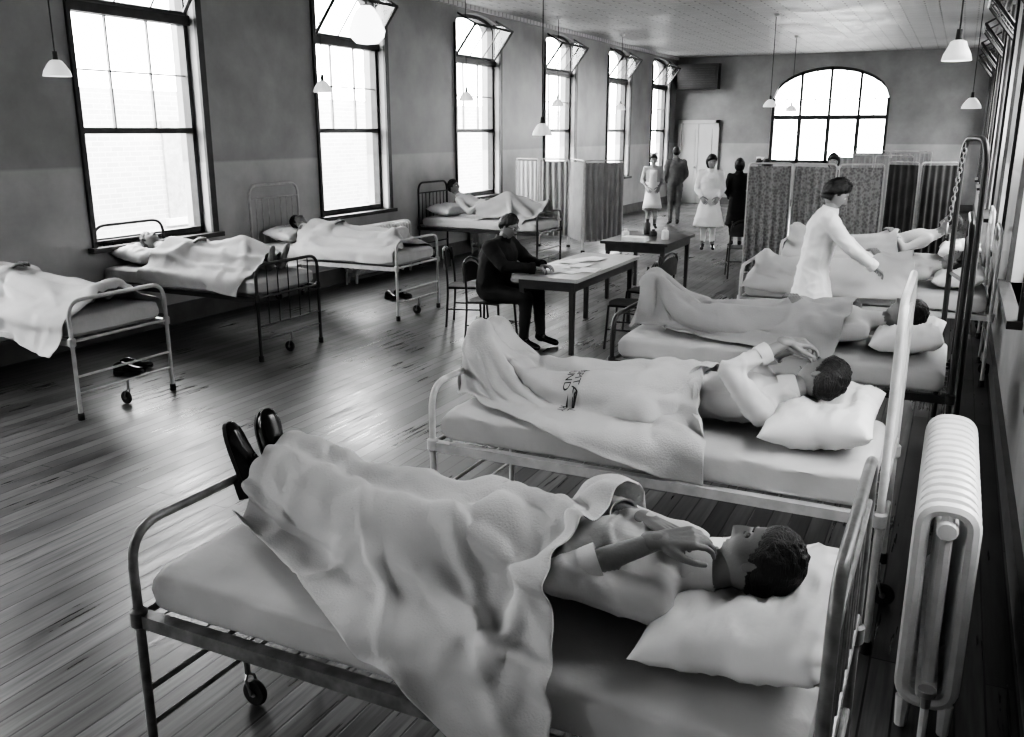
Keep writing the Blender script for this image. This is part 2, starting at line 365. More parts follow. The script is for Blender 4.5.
def fuse(name,prims,mats,voxel,parent=None,smooth=4,tf=None,wrinkle=0):
    vs=[];fs=[]
    for p in prims:
        v,f=capsule(p['p0'],p['r0'],p['p1'],p['r1'],p.get('side'),p.get('sx',1),p.get('sd',1),flat=p.get('flat',False))
        o=len(vs); vs+=v; fs+=[tuple(i+o for i in q) for q in f]
    me=bpy.data.meshes.new(name+'_src'); me.from_pydata([tuple(v) for v in vs],[],fs)
    ob=link(bpy.data.objects.new(name,me))
    r=ob.modifiers.new('r','REMESH'); r.mode='VOXEL'; r.voxel_size=voxel; r.use_smooth_shade=True
    s=ob.modifiers.new('s','SMOOTH'); s.factor=.6; s.iterations=smooth
    dg=bpy.context.evaluated_depsgraph_get(); nm=bpy.data.meshes.new_from_object(ob.evaluated_get(dg)); ob.modifiers.clear(); ob.data=nm
    bpy.data.meshes.remove(me)
    for m in mats: nm.materials.append(m)
    n=len(nm.polygons); C=np.empty(n*3); nm.polygons.foreach_get('center',C); C=C.reshape(-1,3)
    best=np.full(n,1e9); mi=np.zeros(n,int)
    for p in prims:
        a=np.array(p['p0']);b=np.array(p['p1']); ab=b-a; L=ab.dot(ab)+1e-9
        t=np.clip(((C-a)@ab)/L,0,1); q=a+t[:,None]*ab
        rr=(p['r0']+(p['r1']-p['r0'])*t)*(1+ (max(p.get('sx',1),1)-1)*.6)
        dd=np.linalg.norm(C-q,axis=1)-rr+p.get('bias',0)
        k=dd<best; best[k]=dd[k]; mi[k]=p.get('mat',0)
    nm.polygons.foreach_set('material_index',mi.tolist()); nm.polygons.foreach_set('use_smooth',[True]*n)
    if wrinkle:
        cl=set()
        for p in nm.polygons:
            if p.material_index in (0,1): cl.update(p.vertices)
        for p in nm.polygons:
            if p.material_index not in (0,1): cl.difference_update(p.vertices)
        for i in cl:
            v=nm.vertices[i]; c=v.co
            d=max(0,1-abs(noise.noise(V((c.x*5,c.y*5,c.z*9))))*4)**2*.7+max(0,1-abs(noise.noise(V((c.x*9+3,c.y*9,c.z*5))))*4)**2*.5
            v.co=c+v.normal*(d*wrinkle)
    if tf is not None: nm.transform(tf)
    if parent: ob.parent=parent
    return ob
def basis(fwd,up):
    y=V(fwd).normalized(); z=V(up); z=(z-y*z.dot(y)).normalized(); x=y.cross(z)
    return Matrix((x,y,z)).transposed()
def head(c,fwd,up,skin,hair,style='short',parent=None,eyes='open',s=1.0,cap=False,glasses=False):
    B=basis(fwd,up); Mx=Matrix.Translation(V(c))@B.to_4x4()@Matrix.Scale(s,4)
    nu,nv=56,60
    def shape(th,ph,off=0):
        px,py,pz=math.sin(th)*math.sin(ph),math.sin(th)*math.cos(ph),math.cos(th)
        x=.075*px;y=.096*py;z=.118*pz
        if pz<0:
            k=-pz; x*=1-.30*k**1.6; y*=(1-.42*k) if py<0 else (1-.10*k)
        if py>0:
            ax=abs(x); y-=.006*max(0,py)**2
            pr=0
            if -.046<z<.022: pr=(.022-z)/.052 if z>-.030 else (z+.046)/.016
            y+=.026*math.exp(-(x/.0115)**2)*pr+ .008*math.exp(-((ax-.012)/.007)**2-((z+.034)/.008)**2)
            y-=.011*math.exp(-((ax-.031)/.016)**2-((z-.006)/.012)**2)
            y+=.005*math.exp(-((ax-.03)/.022)**2-((z-.028)/.008)**2)
            y+=.007*math.exp(-(x/.021)**2)*(math.exp(-((z+.058)/.0045)**2)+math.exp(-((z+.070)/.005)**2))
            y+=.009*math.exp(-(x/.02)**2-((z+.1)/.014)**2)
            y+=.004*math.exp(-((ax-.042)/.018)**2-((z+.03)/.02)**2)
        p=V((x,y,z)); return p+p.normalized()*off,(px,py,pz)
    mb=MB(); P=[]
    for j in range(nu+1):
        P.append([shape(math.pi*(i+.001)/(nv+.002),2*math.pi*j/nu)[0] for i in range(nv+1)])
    mb.grid(P,skin)
    H=[];W=[]
    for j in range(nu+1):
        r=[];q=[]
        for i in range(nv+1):
            th=math.pi*(i+.001)/(nv+.002); ph=2*math.pi*j/nu
            px,py,pz=math.sin(th)*math.sin(ph),math.sin(th)*math.cos(ph),math.cos(th)
            nz0=noise.noise(V((px*9,py*9,pz*2.5)))
            if style in('short','roll'):
                sm=max(0,min(1,(.15-py)/.6)); sm=sm*sm*(3-2*sm)
                c_=pz-(.50*py+.06)+.12*sm+.07*nz0
                side=math.exp(-((py-.18)/.1)**2)*max(0,min(1,abs(px)*1.4-.5)); c_+=.25*side
            else: c_=max(pz-.5*py-.0,(-(py-.05))*1.2+min(0,pz+.8)*3)+.05*nz0 
            wgt=max(0,min(1,c_/.3)); 
            nz=noise.noise(V((px*7,py*7,pz*3)))*.007+noise.noise(V((px*22,py*16,pz*5)))*.004
            r.append(shape(th,ph,-.002+{'short':.018,'roll':.026,'bob':.03}[style]*wgt**.6+nz*wgt)[0]); q.append(c_)
        H.append(r);W.append(q)
    vs=[p for row in H for p in row]; n2=nv+1; fs=[]
    for i in range(nu):
        for j in range(nv):
            if max(W[i][j],W[i+1][j],W[i+1][j+1],W[i][j+1])>0: fs.append((i*n2+j,(i+1)*n2+j,(i+1)*n2+j+1,i*n2+j+1))
    mb.add(vs,fs,hair)
    if style=='roll':
        pts=[(math.sin(a)*.078,-math.cos(a)*.085,-.055+.02*abs(math.sin(a))) for a in [math.radians(x) for x in range(-80,81,16)]]
        mb.tube(pts,.026,hair,10)
        vs,fs=capsule((-.02,.045,.11),.03,(.02,.045,.11),.03); mb.add(vs,fs,hair)
    if cap:
        P=[[V((math.sin(a)*(.07+.02*t),.02+math.cos(a)*.045-.02*t,.118+.05*t-.012*abs(math.sin(a)))) for t in (0,.5,1)] for a in [math.radians(x) for x in range(-100,101,20)]]
        mb.grid(P,M['uniform'])
    if glasses:
        for sx in (-1,1):
            mb.tube([(sx*.031+.019*math.cos(k*math.pi/6),.094,.006+.015*math.sin(k*math.pi/6)) for k in range(12)],.0022,M['cord'],5,closed=True)
            mb.tube([(sx*.05,.093,.01),(sx*.076,.06,.012),(sx*.078,-.005,.01)],.002,M['cord'],5)
        mb.tube([(-.012,.096,.008),(.012,.096,.008)],.002,M['cord'],5)
    for sx in (-1,1):
        vs,fs=capsule((sx*.074,-.008,.015),.017,(sx*.072,-.002,-.018),.011,side=(1,0,0),sx=.45,sd=1); mb.add(vs,fs,skin)
        em=M['eye'] if eyes=='open' else skin
        vs,fs=capsule((sx*.0305,.073,.006),.0125,(sx*.0305,.0731,.006),.0125,side=(1,0,0),sx=1.15,sd=.85); mb.add(vs,fs,em)
        if eyes=='open':
            vs,fs=capsule((sx*.0305,.0795,.006),.0065,(sx*.0305,.0796,.006),.0065); mb.add(vs,fs,hair)
        else:
            mb.tube([(sx*.02,.0835,.002),(sx*.03,.0865,-.0005),(sx*.042,.082,.002)],.0012,hair,5)
        mb.tube([(sx*.016,.088,.026),(sx*.03,.089,.031),(sx*.046,.08,.027)],.0028,hair,6)
    mb.tube([(-.02,.088,-.064),(0,.0935,-.0635),(.02,.088,-.064)],.0012,hair,5)
    return mb.obj('head',parent,Mx,60)
def hand(wrist,direction,dorsal,thumb,skin,parent=None,curl=.35,name='hand',s=1.0):
    d=V(direction).normalized(); z=V(dorsal); z=(z-d*z.dot(d)).normalized(); y=z.cross(d)*1.0
    Mx=Matrix.Translation(V(wrist))@Matrix((d,y,z)).transposed().to_4x4()@Matrix.Scale(s,4)
    pr=[]
    def c(p0,r0,p1,r1,**k): pr.append(dict(p0=p0,r0=r0,p1=p1,r1=r1,mat=0,**k))
    c((-.03,0,0),.026,(.01,0,0),.026,side=(0,1,0),sx=1.15,sd=.8)
    for i,yy in enumerate((.030,.010,-.010,-.029)):
        c((.01,yy*.55,0),.016,(.092-abs(yy)*.15,yy,.002),.0125)
    L=(.072,.082,.076,.058)
    for i,(yy,l) in enumerate(zip((.030,.010,-.010,-.029),L)):
        yy*=thumb; p=V((.094-abs(yy)*.2,yy,.002)); a=curl*(.45+.12*i); r=.0092
        for k,fr in enumerate((.45,.31,.24)):
            q=p+V((math.cos(a),math.sin(yy*3)*.6,-math.sin(a)))*l*fr; c(p,r,q,r-.0008); p=q; r-=.0009; a+=curl*.9
    y_=thumb
    p=V((.02,.028*y_,-.004)); q=p+V((.035,.026*y_,-.012)); c(p,.016,q,.012)
    q2=q+V((.03,.010*y_,-.008)); c(q,.0115,q2,.010); q3=q2+V((.024,.002*y_,-.006)); c(q2,.0098,q3,.0085)
    return fuse(name,pr,[skin],.0042,parent,3,Mx)
def band(a,b,r0,r1,mat,parent,name,sx=1,side=None):
    a=V(a);b=V(b); t=(b-a).normalized(); s=V(side) if side is not None else t.orthogonal(); s=(s-t*s.dot(t)).normalized(); d=t.cross(s)
    P=[]; n=24
    prof=[(a,r0-.006),(a,r0),(a.lerp(b,.5),(r0+r1)/2+.001),(b,r1),(b-t*.004,r1-.006)]
    for k in range(n+1):
        an=2*math.pi*k/n; w=1+.03*math.sin(an*4+1)
        P.append([c+s*math.cos(an)*r*sx*w+d*math.sin(an)*r*w for c,r in prof])
    mb=MB(); mb.grid(P,mat); return mb.obj(name,parent,None,60)
def body(J,mats,parent,voxel=.013,build=1.0,skirt=None,name='body',sleeve_to=.9,jacket=0.0,skirt_mat=0,cuffs=True,tb=1.0,wrinkle=.008):
    pr=[]
    def c(a,r0,b,r1,mat,**k): pr.append(dict(p0=tuple(V(a)),r0=r0*build,p1=tuple(V(b)),r1=r1*build,mat=mat,**k))
    side=(V(J['shL'])-V(J['shR'])); hc=V(J['hip']);ch=V(J['chest']);nk=V(J['neck']); hd=V(J['head'])
    j=jacket
    c(hc,.118*tb,hc.lerp(ch,.45),(.108+j)*tb,1 if not skirt else 0,side=side,sx=1.32,sd=.95)
    c(hc.lerp(ch,.35),(.108+j)*tb,ch,(.128+j)*tb,0,side=side,sx=1.25,sd=.9)
    c(V(J['shR']).lerp(ch,.12),.062+j*.5,V(J['shL']).lerp(ch,.12),.062+j*.5,0)
    c(ch,.10,nk,.062,0,side=side,sx=1.2,sd=.9)
    c(nk.lerp(hd,-.1),.056,nk.lerp(hd,.75),.05,2,bias=-.012)
    for S in 'LR':
        sh,el,wr=V(J['sh'+S]),V(J['el'+S]),V(J['wr'+S])
        c(sh,.06+j*.4,el,.046+j*.3,0)
        e2=el.lerp(wr,sleeve_to)
        c(el,.046+j*.3,e2,(.040-.006*sleeve_to)+j*.3,0); c(e2,.041-.013*sleeve_to,wr,.026,2,bias=.004)
        if cuffs: band(el.lerp(wr,sleeve_to-.06),el.lerp(wr,sleeve_to+.12),(.050-.009*sleeve_to+j*.3)*build,(.053-.01*sleeve_to+j*.3)*build,mats[0],parent,'cuff')
        hp,kn,an,to=V(J['hi'+S]),V(J['kn'+S]),V(J['an'+S]),V(J['to'+S])
        c(hp,.092 if not skirt else .085,kn,.062,1 if not skirt else 0); c(kn,.06,an,.042,1 if not skirt else 4)
        f=(to-an).normalized()
        c(an-f*.03,.04,to,.036,3,side=f.cross(V((0,0,1))) if abs(f.z)<.8 else side,sx=1.05,sd=.8,bias=-.012)
    if skirt:
        top,rt,bot,rb,sdp=skirt
        c(top,rt,bot,rb,skirt_mat,side=side,sx=1.2,sd=sdp,flat=True,bias=-.02)
    if cuffs: band(ch.lerp(nk,.75),nk.lerp(hd,.22),.078*build,.064*build,mats[0],parent,'collar',1.1,side)
    return fuse(name,pr,mats,voxel,parent,5,None,wrinkle)
def shoe_mesh(name,mx,parent):
    mb=MB(); st=[(-.005,.02,.03),(.0,.030,.062),(.03,.034,.078),(.07,.033,.085),(.11,.034,.074),(.15,.041,.058),(.19,.046,.048),(.225,.045,.042),(.25,.038,.036),(.27,.025,.026),(.278,.01,.015)]
    P=[];n=20
    for x,w,h in st:
        r=[]
        for k in range(n+1):
            a=math.pi*k/n; r.append(V((x,w*math.copysign(abs(math.cos(a))**.7,math.cos(a)),.012+(h-.0)*math.sin(a)**.8)))
        P.append(r)
    mb.grid(P,M['shoe'])
    top=[(x,w+.004) for x,w,h in st]
    for z0,z1,cut in ((0.0,.013,99),(-.02,.0,.085)):
        t=[(x,w) for x,w in top if x<cut]; vs=[];m=len(t)
        for z in (z0,z1): vs+=[(x,w,z) for x,w in t]+[(x,-w,z) for x,w in reversed(t)]
        q=2*m; mb.add(vs,[tuple(range(q))[::-1],tuple(range(q,2*q))]+[(i,(i+1)%q,(i+1)%q+q,i+q) for i in range(q)],M['rubber'])
    for i in range(4):
        x=.09+i*.017; mb.tube([(x,-.018,.083-i*.005),(x+.004,0,.092-i*.006),(x,.018,.083-i*.005)],.0025,M['cord'],5)
    return mb.obj(name,parent,mx,50)
# ------------------------------------------------------------------ beds
BEDL=2.07; ZT_=.76
colliders=[]; cloths=[]; temps=[]
def bedmat(footx,ymid,left=False,ang=0):
    m=Matrix.Translation((footx,ymid,0))
    if left: m=m@Matrix.Rotation(math.pi,4,'Z')
    return m@Matrix.Rotation(ang,4,'Z')
def bed(mx,tube_mat,headh=1.2,w=.9,foot_bars=False,guard=False):
    root=empty('hospital_bed'); h=w/2
    mb=MB(); r=.016
    mb.tube(fillet([(0,-h,.03),(0,-h,.9),(0,h,.9),(0,h,.03)],.13,8),r,tube_mat,10)
    mb.tube([(0,-h,.33),(0,h,.33)],.010,tube_mat); mb.tube([(0,-h,.6),(0,h,.6)],.012,tube_mat)
    if foot_bars:
        for i in range(1,6): y=-h+w*i/6; mb.tube([(0,y,.33),(0,y,.9)],.006,tube_mat,6)
    mb.tube(fillet([(BEDL,-h,.03),(BEDL,-h,headh),(BEDL,h,headh),(BEDL,h,.03)],.15,8),r,tube_mat,10)
    mb.tube([(BEDL,-h,.33),(BEDL,h,.33)],.011,tube_mat); mb.tube([(BEDL,-h,.66),(BEDL,h,.66)],.012,tube_mat)
    mb.tube([(BEDL,-h,headh-.16),(BEDL,h,headh-.16)],.01,tube_mat)
    for i in range(1,8): y=-h+w*i/8; mb.tube([(BEDL,y,.66),(BEDL,y,headh-.16)],.007,tube_mat,6)
    for s in (-1,1):
        mb.box((0,s*h-.012-(.02 if s>0 else -.0),.565),(BEDL,s*h+.012-(.0 if s>0 else -.02),.61),tube_mat)
        for x in (0,BEDL):
            mb.lathe([(0,0),(.024,0),(.024,.05),(.018,.055)],(x,s*h,0),M['rubber'],12)
            mb.lathe([(.018,0),(.028,.01),(.028,.06),(.018,.07)],(x,s*h,.56),tube_mat,12)
    mb.tube([(0,-h,.2),(0,h,.2)],.009,tube_mat)
    for i in range(12): x=.05+i*(BEDL-.1)/11; mb.tube([(x,-h+.01,.59),(x,h-.01,.59)],.004,M['steel'],4)
    for i in range(7): y=-h+.05+i*(w-.1)/6; mb.tube([(.02,y,.588),(BEDL-.02,y,.588)],.004,M['steel'],4)
    mb.obj('frame',root,mx)
    mb=MB()
    for x in (0.0,BEDL):
        mb.tube([(x,0,.2),(x,0,.125)],.012,M['steel'])
        for s in (-1,1): mb.tube([(x,s*.0,.125),(x+.01,s*.022,.11),(x+.03,s*.022,.05)],.006,M['steel'],6)
        mb.lathe([(0,-.013),(.03,-.013),(.048,-.012),(.052,-.006),(.052,.006),(.048,.012),(.03,.013),(0,.013)],(x+.03,0,.052),M['rubber'],24,'y')
        mb.lathe([(0,-.017),(.014,-.017),(.014,.017),(0,.017)],(x+.03,0,.052),M['steel'],12,'y')
    mb.obj('castors',root,mx)
    nx,ny=80,32; L0,L1=.03,BEDL-.04
    seed=random.random()*50
    def sup(t): return math.copysign(abs(t)**.3,t)
    mb=MB(); rows=[]
    for i in range(nx+1):
        row=[]; u=-1+2*i/nx
        for j in range(ny*2):
            a=2*math.pi*j/(ny*2); cy,cz=math.cos(a),math.sin(a)
            y=sup(cy)*(h-.025); z=sup(cz)*.082
            e=min(1,(1-abs(u))*14); k=.55+.45*math.sqrt(max(0,1-(1-e)**2))
            x=L0+(L1-L0)*i/nx
            nz=noise.noise(V((x*3+seed,y*3,z*4)))*.012
            rd=max(0,1-abs(noise.noise(V((x*4+seed,y*4,z*9))))*5)**2*.009
            nz+=rd
            row.append(V((x,y*(1-(1-k)*.08)+nz*(1 if cy>0 else -1)*abs(cy),.685+z*k+nz*.6)))
        row.append(row[0]); rows.append(row)
    mb.grid(rows,M['mattress'])
    for q in (0,-1): 
        c_=rows[q]; mb.add(c_[:-1],[tuple(range(len(c_)-1))],M['mattress'])
    mt=mb.obj('mattress',root,mx,70); colliders.append(mt)
    if guard: # coarse side guard used only while the blanket is draped, deleted afterwards
        mb=MB(); P=[]
        for i in range(21): x=BEDL*i/20; P.append([V((x,-h-.022,zz)) for zz in (.45,.52,.59,.66)]+[V((x,-h+.03,.70))])
        mb.grid(P,M['mattress']); t=mb.obj('tmp',None,mx,fix=False); temps.append(t); colliders.append(t)
    return root
def pillow(mx,x,y,z,L=.42,W=.68,H=.09,rot=0,root=None,dent=True,tilt=.12):
    n=30; mb=MB(); seed=random.random()*30
    for sg in (1,-1):
        P=[]
        for i in range(n+1):
            r=[]
            for j in range(n+1):
                u=-1+2*i/n; v=-1+2*j/n
                k=max(0,(1-abs(u)**2.6)*(1-abs(v)**2.6))**.45
                pin=1-.10*(1-abs(u))*abs(v)**3; pin2=1-.10*(1-abs(v))*abs(u)**3
                zz=sg*H*k
                if sg>0 and dent: zz-=.055*math.exp(-(u*2.0)**2-(v*2.6)**2)
                zz+=noise.noise(V((u*3+seed,v*3,sg)))*.016*k+noise.noise(V((u*7+seed,v*4,sg)))*.010*k
                zz+=sg*k*.016*max(0,1-abs(noise.noise(V((u*3+seed,v*2.2,sg+4))))*5)**2
                r.append(V((u*L/2*pin2,v*W/2*pin,zz)))
            P.append(r)
        mb.grid(P,M['pillow'])
    m=mx@Matrix.Translation((x,y,z))@Matrix.Rotation(rot,4,'Z')@Matrix.Rotation(-tilt,4,'Y')
    o=mb.obj('pillow',root,m,80); 
    bm=bmesh.new(); bm.from_mesh(o.data); bmesh.ops.remove_doubles(bm,verts=bm.verts,dist=.0005); bm.to_mesh(o.data); bm.free()
    return o
def tp(mx,J): return {k:mx@V(v) for k,v in J.items()}
def lying(mx,mod=None,headfwd=(-.3,0,1),headup=(1,0,.25),hair='hair',root_name='patient',voxel=.016,curl=.5,sleeve_to=.55,eyes='closed',detail=False):
    z=ZT_
    J=dict(hip=(1.05,0,z+.11),chest=(1.44,0,z+.15),neck=(1.64,0,z+.18),head=(1.77,0,z+.23),
      shL=(1.53,.18,z+.13),shR=(1.53,-.18,z+.13),elL=(1.26,.27,z+.1),elR=(1.26,-.27,z+.1),wrL=(1.12,.1,z+.24),wrR=(1.14,-.1,z+.24),
      hiL=(1.0,.09,z+.1),hiR=(1.0,-.09,z+.1),knL=(.57,.11,z+.1),knR=(.57,-.11,z+.1),anL=(.14,.08,z+.09),anR=(.14,-.08,z+.09),
      toL=(.07,.11,z+.27),toR=(.07,-.11,z+.27))
    if mod: J.update(mod)
    W=tp(mx,{k:v for k,v in J.items()}); rt=empty(root_name); R=mx.to_3x3()
    mats=[M['pyjama'],M['pyjama'],M['skin'],M['skin'],M['skin']]
    b=body(W,mats,rt,voxel,sleeve_to=sleeve_to,cuffs=detail,wrinkle=.014 if detail else 0)
    colliders.append(b)
    head(W['head'],R@V(headfwd),R@V(headup),M['skin'],M[hair],'short',rt,eyes)
    for S,t in (('L',1),('R',-1)):
        d=(W['wr'+S]-W['el'+S]).normalized()
        dd=V(J.get('hd'+S,(0,0,0))); dd=R@dd if dd.length>0 else d
        dors=R@V(J.get('dor'+S,(0,0,1)))
        hand(W['wr'+S],dd,dors,t,M['skin'],rt,curl,'hand_'+('left' if S=='L' else 'right'))
    return rt
def blanket(mx,quad,z=1.3,mat='blanket',step=.026,seed=0,amp=.03,name='blanket',fold=0.0,ff=9,wr=.024,dirn=0.0):
    A,B,C,D=[V((q[0],q[1],0)) for q in quad]
    nx=int(max((B-A).length,(C-D).length)/step); ny=int(max((D-A).length,(C-B).length)/step); P=[]; disp=[]
    def rid(n,w): return max(0,1-abs(n)*w)**1.6
    for i in range(nx+1):
        r=[]
        for j in range(ny+1):
            u=i/nx;v=j/ny; p=A.lerp(B,u).lerp(D.lerp(C,u),v); x,y=p.x,p.y
            zz=z+amp*noise.noise(V((x*2.2+seed,y*5+x*2,seed)))*1.6
            zz+=fold*math.sin(v*ff*2*math.pi+3.5*noise.noise(V((x*1.6,y*1.2,seed+5)))+u*1.5)*(.5+.9*noise.noise(V((x*2,y*2,seed+9))))
            r.append(V((x,y,zz)))
            yy=v*ny*step; xx=u*nx*step; wx=.1*noise.noise(V((xx*1.3,yy*1.3,seed))); wy=.1*noise.noise(V((xx*1.3,yy*1.3,seed+3)))
            X,Y=(xx+wx),(yy+wy)
            s0,c0=math.sin(dirn),math.cos(dirn); xa,ya=X*c0-Y*s0,X*s0+Y*c0
            a1=rid(noise.noise(V((xa*.7,ya*4.6,seed+1))),3.6)
            s_,c_=math.sin(dirn+.55),math.cos(dirn+.55)
            xr,yr=X*c_-Y*s_,X*s_+Y*c_
            a2=rid(noise.noise(V((xr*1.0,yr*4.2,seed+2))),4.4)
            a3=rid(noise.noise(V((xa*4.5+7,ya*1.6,seed+4))),5)
            m1=.75+.7*noise.noise(V((xx*1.1,yy*1.1,seed+8))); m2=.45+1.0*noise.noise(V((xx*1.4,yy*1.4,seed+11)))
            disp.append(wr*(a1*max(0,m1)*1.35+a2*max(0,m2)*1.1+.55*a3*max(0,.8-m2))+.003*noise.noise(V((xx*9,yy*9,seed))))
        P.append(r)
    mb=MB(); mb.grid(P,M[mat]); o=mb.obj(name,None,mx,180,fix=False); cloths.append((o,disp,nx,ny)); return o
B1=bedmat(-2.2,2.25); B2=bedmat(-2.2,4.08); B3=bedmat(-1.97,6.05); B4=bedmat(-1.7,8.8); B5=bedmat(-1.7,10.85)
r=bed(B1,M['enamel_grey'],1.2,guard=True); pillow(B1,1.82,.02,.86,root=r,H=.085,W=.74,L=.46)
z=ZT_
p1=lying(B1,dict(hip=(1.1,0,z+.12),chest=(1.5,0,z+.16),neck=(1.70,0,z+.17),head=(1.83,.02,z+.22),shL=(1.6,.18,z+.15),shR=(1.6,-.17,z+.14),
   elR=(1.36,-.25,z+.2),wrR=(1.60,-.13,z+.30),elL=(1.34,.2,z+.2),wrL=(1.53,.02,z+.28),
   knL=(.6,.14,z+.13),knR=(.6,-.06,z+.13),anL=(.17,.17,z+.17),anR=(.17,.04,z+.17),toL=(.12,.17,z+.19),toR=(.12,.04,z+.19),
   hdR=(1,.45,.08),dorR=(-.25,-.5,1),hdL=(.9,-.4,-.1),dorL=(0,.2,1)),
   headfwd=(-.45,.30,.85),headup=(1,.1,.5),hair='hair',voxel=.010,sleeve_to=.3,detail=True,curl=.6)
def upshoe(px,py,pz,lean,yaw):
    return B1@Matrix.Translation((px,py,pz))@Matrix.Rotation(yaw,4,'Z')@Matrix.Rotation(math.pi,4,'Z')@Matrix.Rotation(-math.radians(90)+lean,4,'Y')
shoe_mesh('shoe_left',upshoe(.03,.19,z+.075,.15,-.35),p1); shoe_mesh('shoe_right',upshoe(.03,.04,z+.075,.22,.5),p1)
bl1=blanket(B1,[(.09,-.18),(1.46,-.80),(1.46,.46),(.09,.62)],1.18,'blanket',.0195,1,.035,fold=.034,ff=7,wr=.038,dirn=.12)
r=bed(B2,M['enamel'],1.48); pillow(B2,1.78,.0,.87,root=r,H=.1,W=.74,L=.46)
lying(B2,dict(head=(1.74,.08,z+.25),neck=(1.62,.05,z+.19),elR=(1.38,-.19,z+.31),wrR=(1.60,-.03,z+.43),elL=(1.38,.25,z+.25),wrL=(1.6,.15,z+.36),
   toL=(.08,.1,z+.33),toR=(.08,-.08,z+.35),hdR=(.9,.6,-.15),dorR=(0,-.3,1),hdL=(.9,-.3,-.2)),headfwd=(-.4,.5,.6),voxel=.012,detail=True,curl=.6)
bl2=blanket(B2,[(-.06,-.46),(1.48,-.62),(1.44,.5),(-.06,.55)],1.28,'blanket',.021,7,.035,fold=.032,ff=7,wr=.032,dirn=.05)
r=bed(B3,M['enamel_dark'],1.6); pillow(B3,1.8,0,.87,root=r)
lying(B3,dict(knL=(.6,.11,z+.12),toL=(.12,.1,z+.36),toR=(.12,-.08,z+.33)),voxel=.018)
blanket(B3,[(.0,-.5),(1.5,-.55),(1.6,.55),(.0,.6)],1.28,'blanket2',.026,13,.03,fold=.03,ff=6,wr=.034)
r=bed(B4,M['enamel'],1.3); pillow(B4,1.8,0,.87,root=r)
lying(B4,dict(toL=(.12,.1,z+.2),toR=(.12,-.08,z+.2)),voxel=.02); blanket(B4,[(-.0,-.55),(1.5,-.6),(1.45,.6),(-.0,.6)],1.28,'blanket',.036,17,.03,fold=.03,ff=6)
r=bed(B5,M['enamel'],1.3); pillow(B5,1.8,0,.87,root=r)
lying(B5,dict(chest=(1.4,0,z+.2),neck=(1.57,0,z+.26),head=(1.68,0,z+.36),shL=(1.48,.18,z+.22),shR=(1.48,-.18,z+.22)),headfwd=(-1,0,.5),headup=(.5,0,1),voxel=.02,eyes='open'); blanket(B5,[(-.0,-.6),(1.25,-.55),(1.25,.6),(-.0,.6)],1.28,'blanket',.036,19,.03,fold=.03,ff=6)
L1=bedmat(-5.72,4.83,True); L2=bedmat(-5.7,6.8,True); L3=bedmat(-5.57,8.95,True); L4=bedmat(-5.6,12.85,True)
for mx,tm,hh in ((L1,M['enamel'],1.2),(L2,M['enamel_dark'],1.17),(L3,M['enamel'],1.46),(L4,M['enamel_dark'],1.3)):
    r=bed(mx,tm,hh,foot_bars=(mx is L2)); pillow(mx,1.8,0,.87,root=r)
lying(L1,dict(toL=(.12,.1,z+.16),toR=(.12,-.1,z+.16),anL=(.2,.08,z+.09),anR=(.2,-.08,z+.09)),voxel=.018); blanket(L1,[(.03,-.6),(1.4,-.6),(1.4,.55),(.03,.75)],1.25,'blanket',.028,23,.03,fold=.03,ff=6)
lying(L2,dict(knR=(.6,-.11,z+.25)),voxel=.018); blanket(L2,[(.02,-.5),(1.5,-.6),(1.5,.6),(.15,.62)],1.35,'blanket',.028,29,.035,fold=.035,ff=6,wr=.03)
lying(L3,dict(anL=(.3,.1,z+.09),toL=(.25,.12,z+.2),anR=(.3,-.1,z+.09),toR=(.25,-.1,z+.2),head=(1.8,-.12,z+.22)),voxel=.018); blanket(L3,[(.05,-.6),(1.5,-.5),(1.5,.6),(.04,.6)],1.28,'blanket',.028,31,.03,fold=.035,ff=6,wr=.03)
lying(L4,dict(chest=(1.42,0,z+.25),neck=(1.60,0,z+.34),head=(1.68,0,z+.46),shL=(1.5,.18,z+.28),shR=(1.5,-.18,z+.28),knL=(.65,.1,z+.36),anL=(.42,.1,z+.07),toL=(.3,.1,z+.12)),headfwd=(-1,0,.4),headup=(.4,0,1),voxel=.018,eyes='open'); blanket(L4,[(.0,-.6),(1.25,-.6),(1.25,.6),(.0,.6)],1.4,'blanket',.036,37,.03,fold=.03,ff=6)
print('pre sim',time.time()-T0)
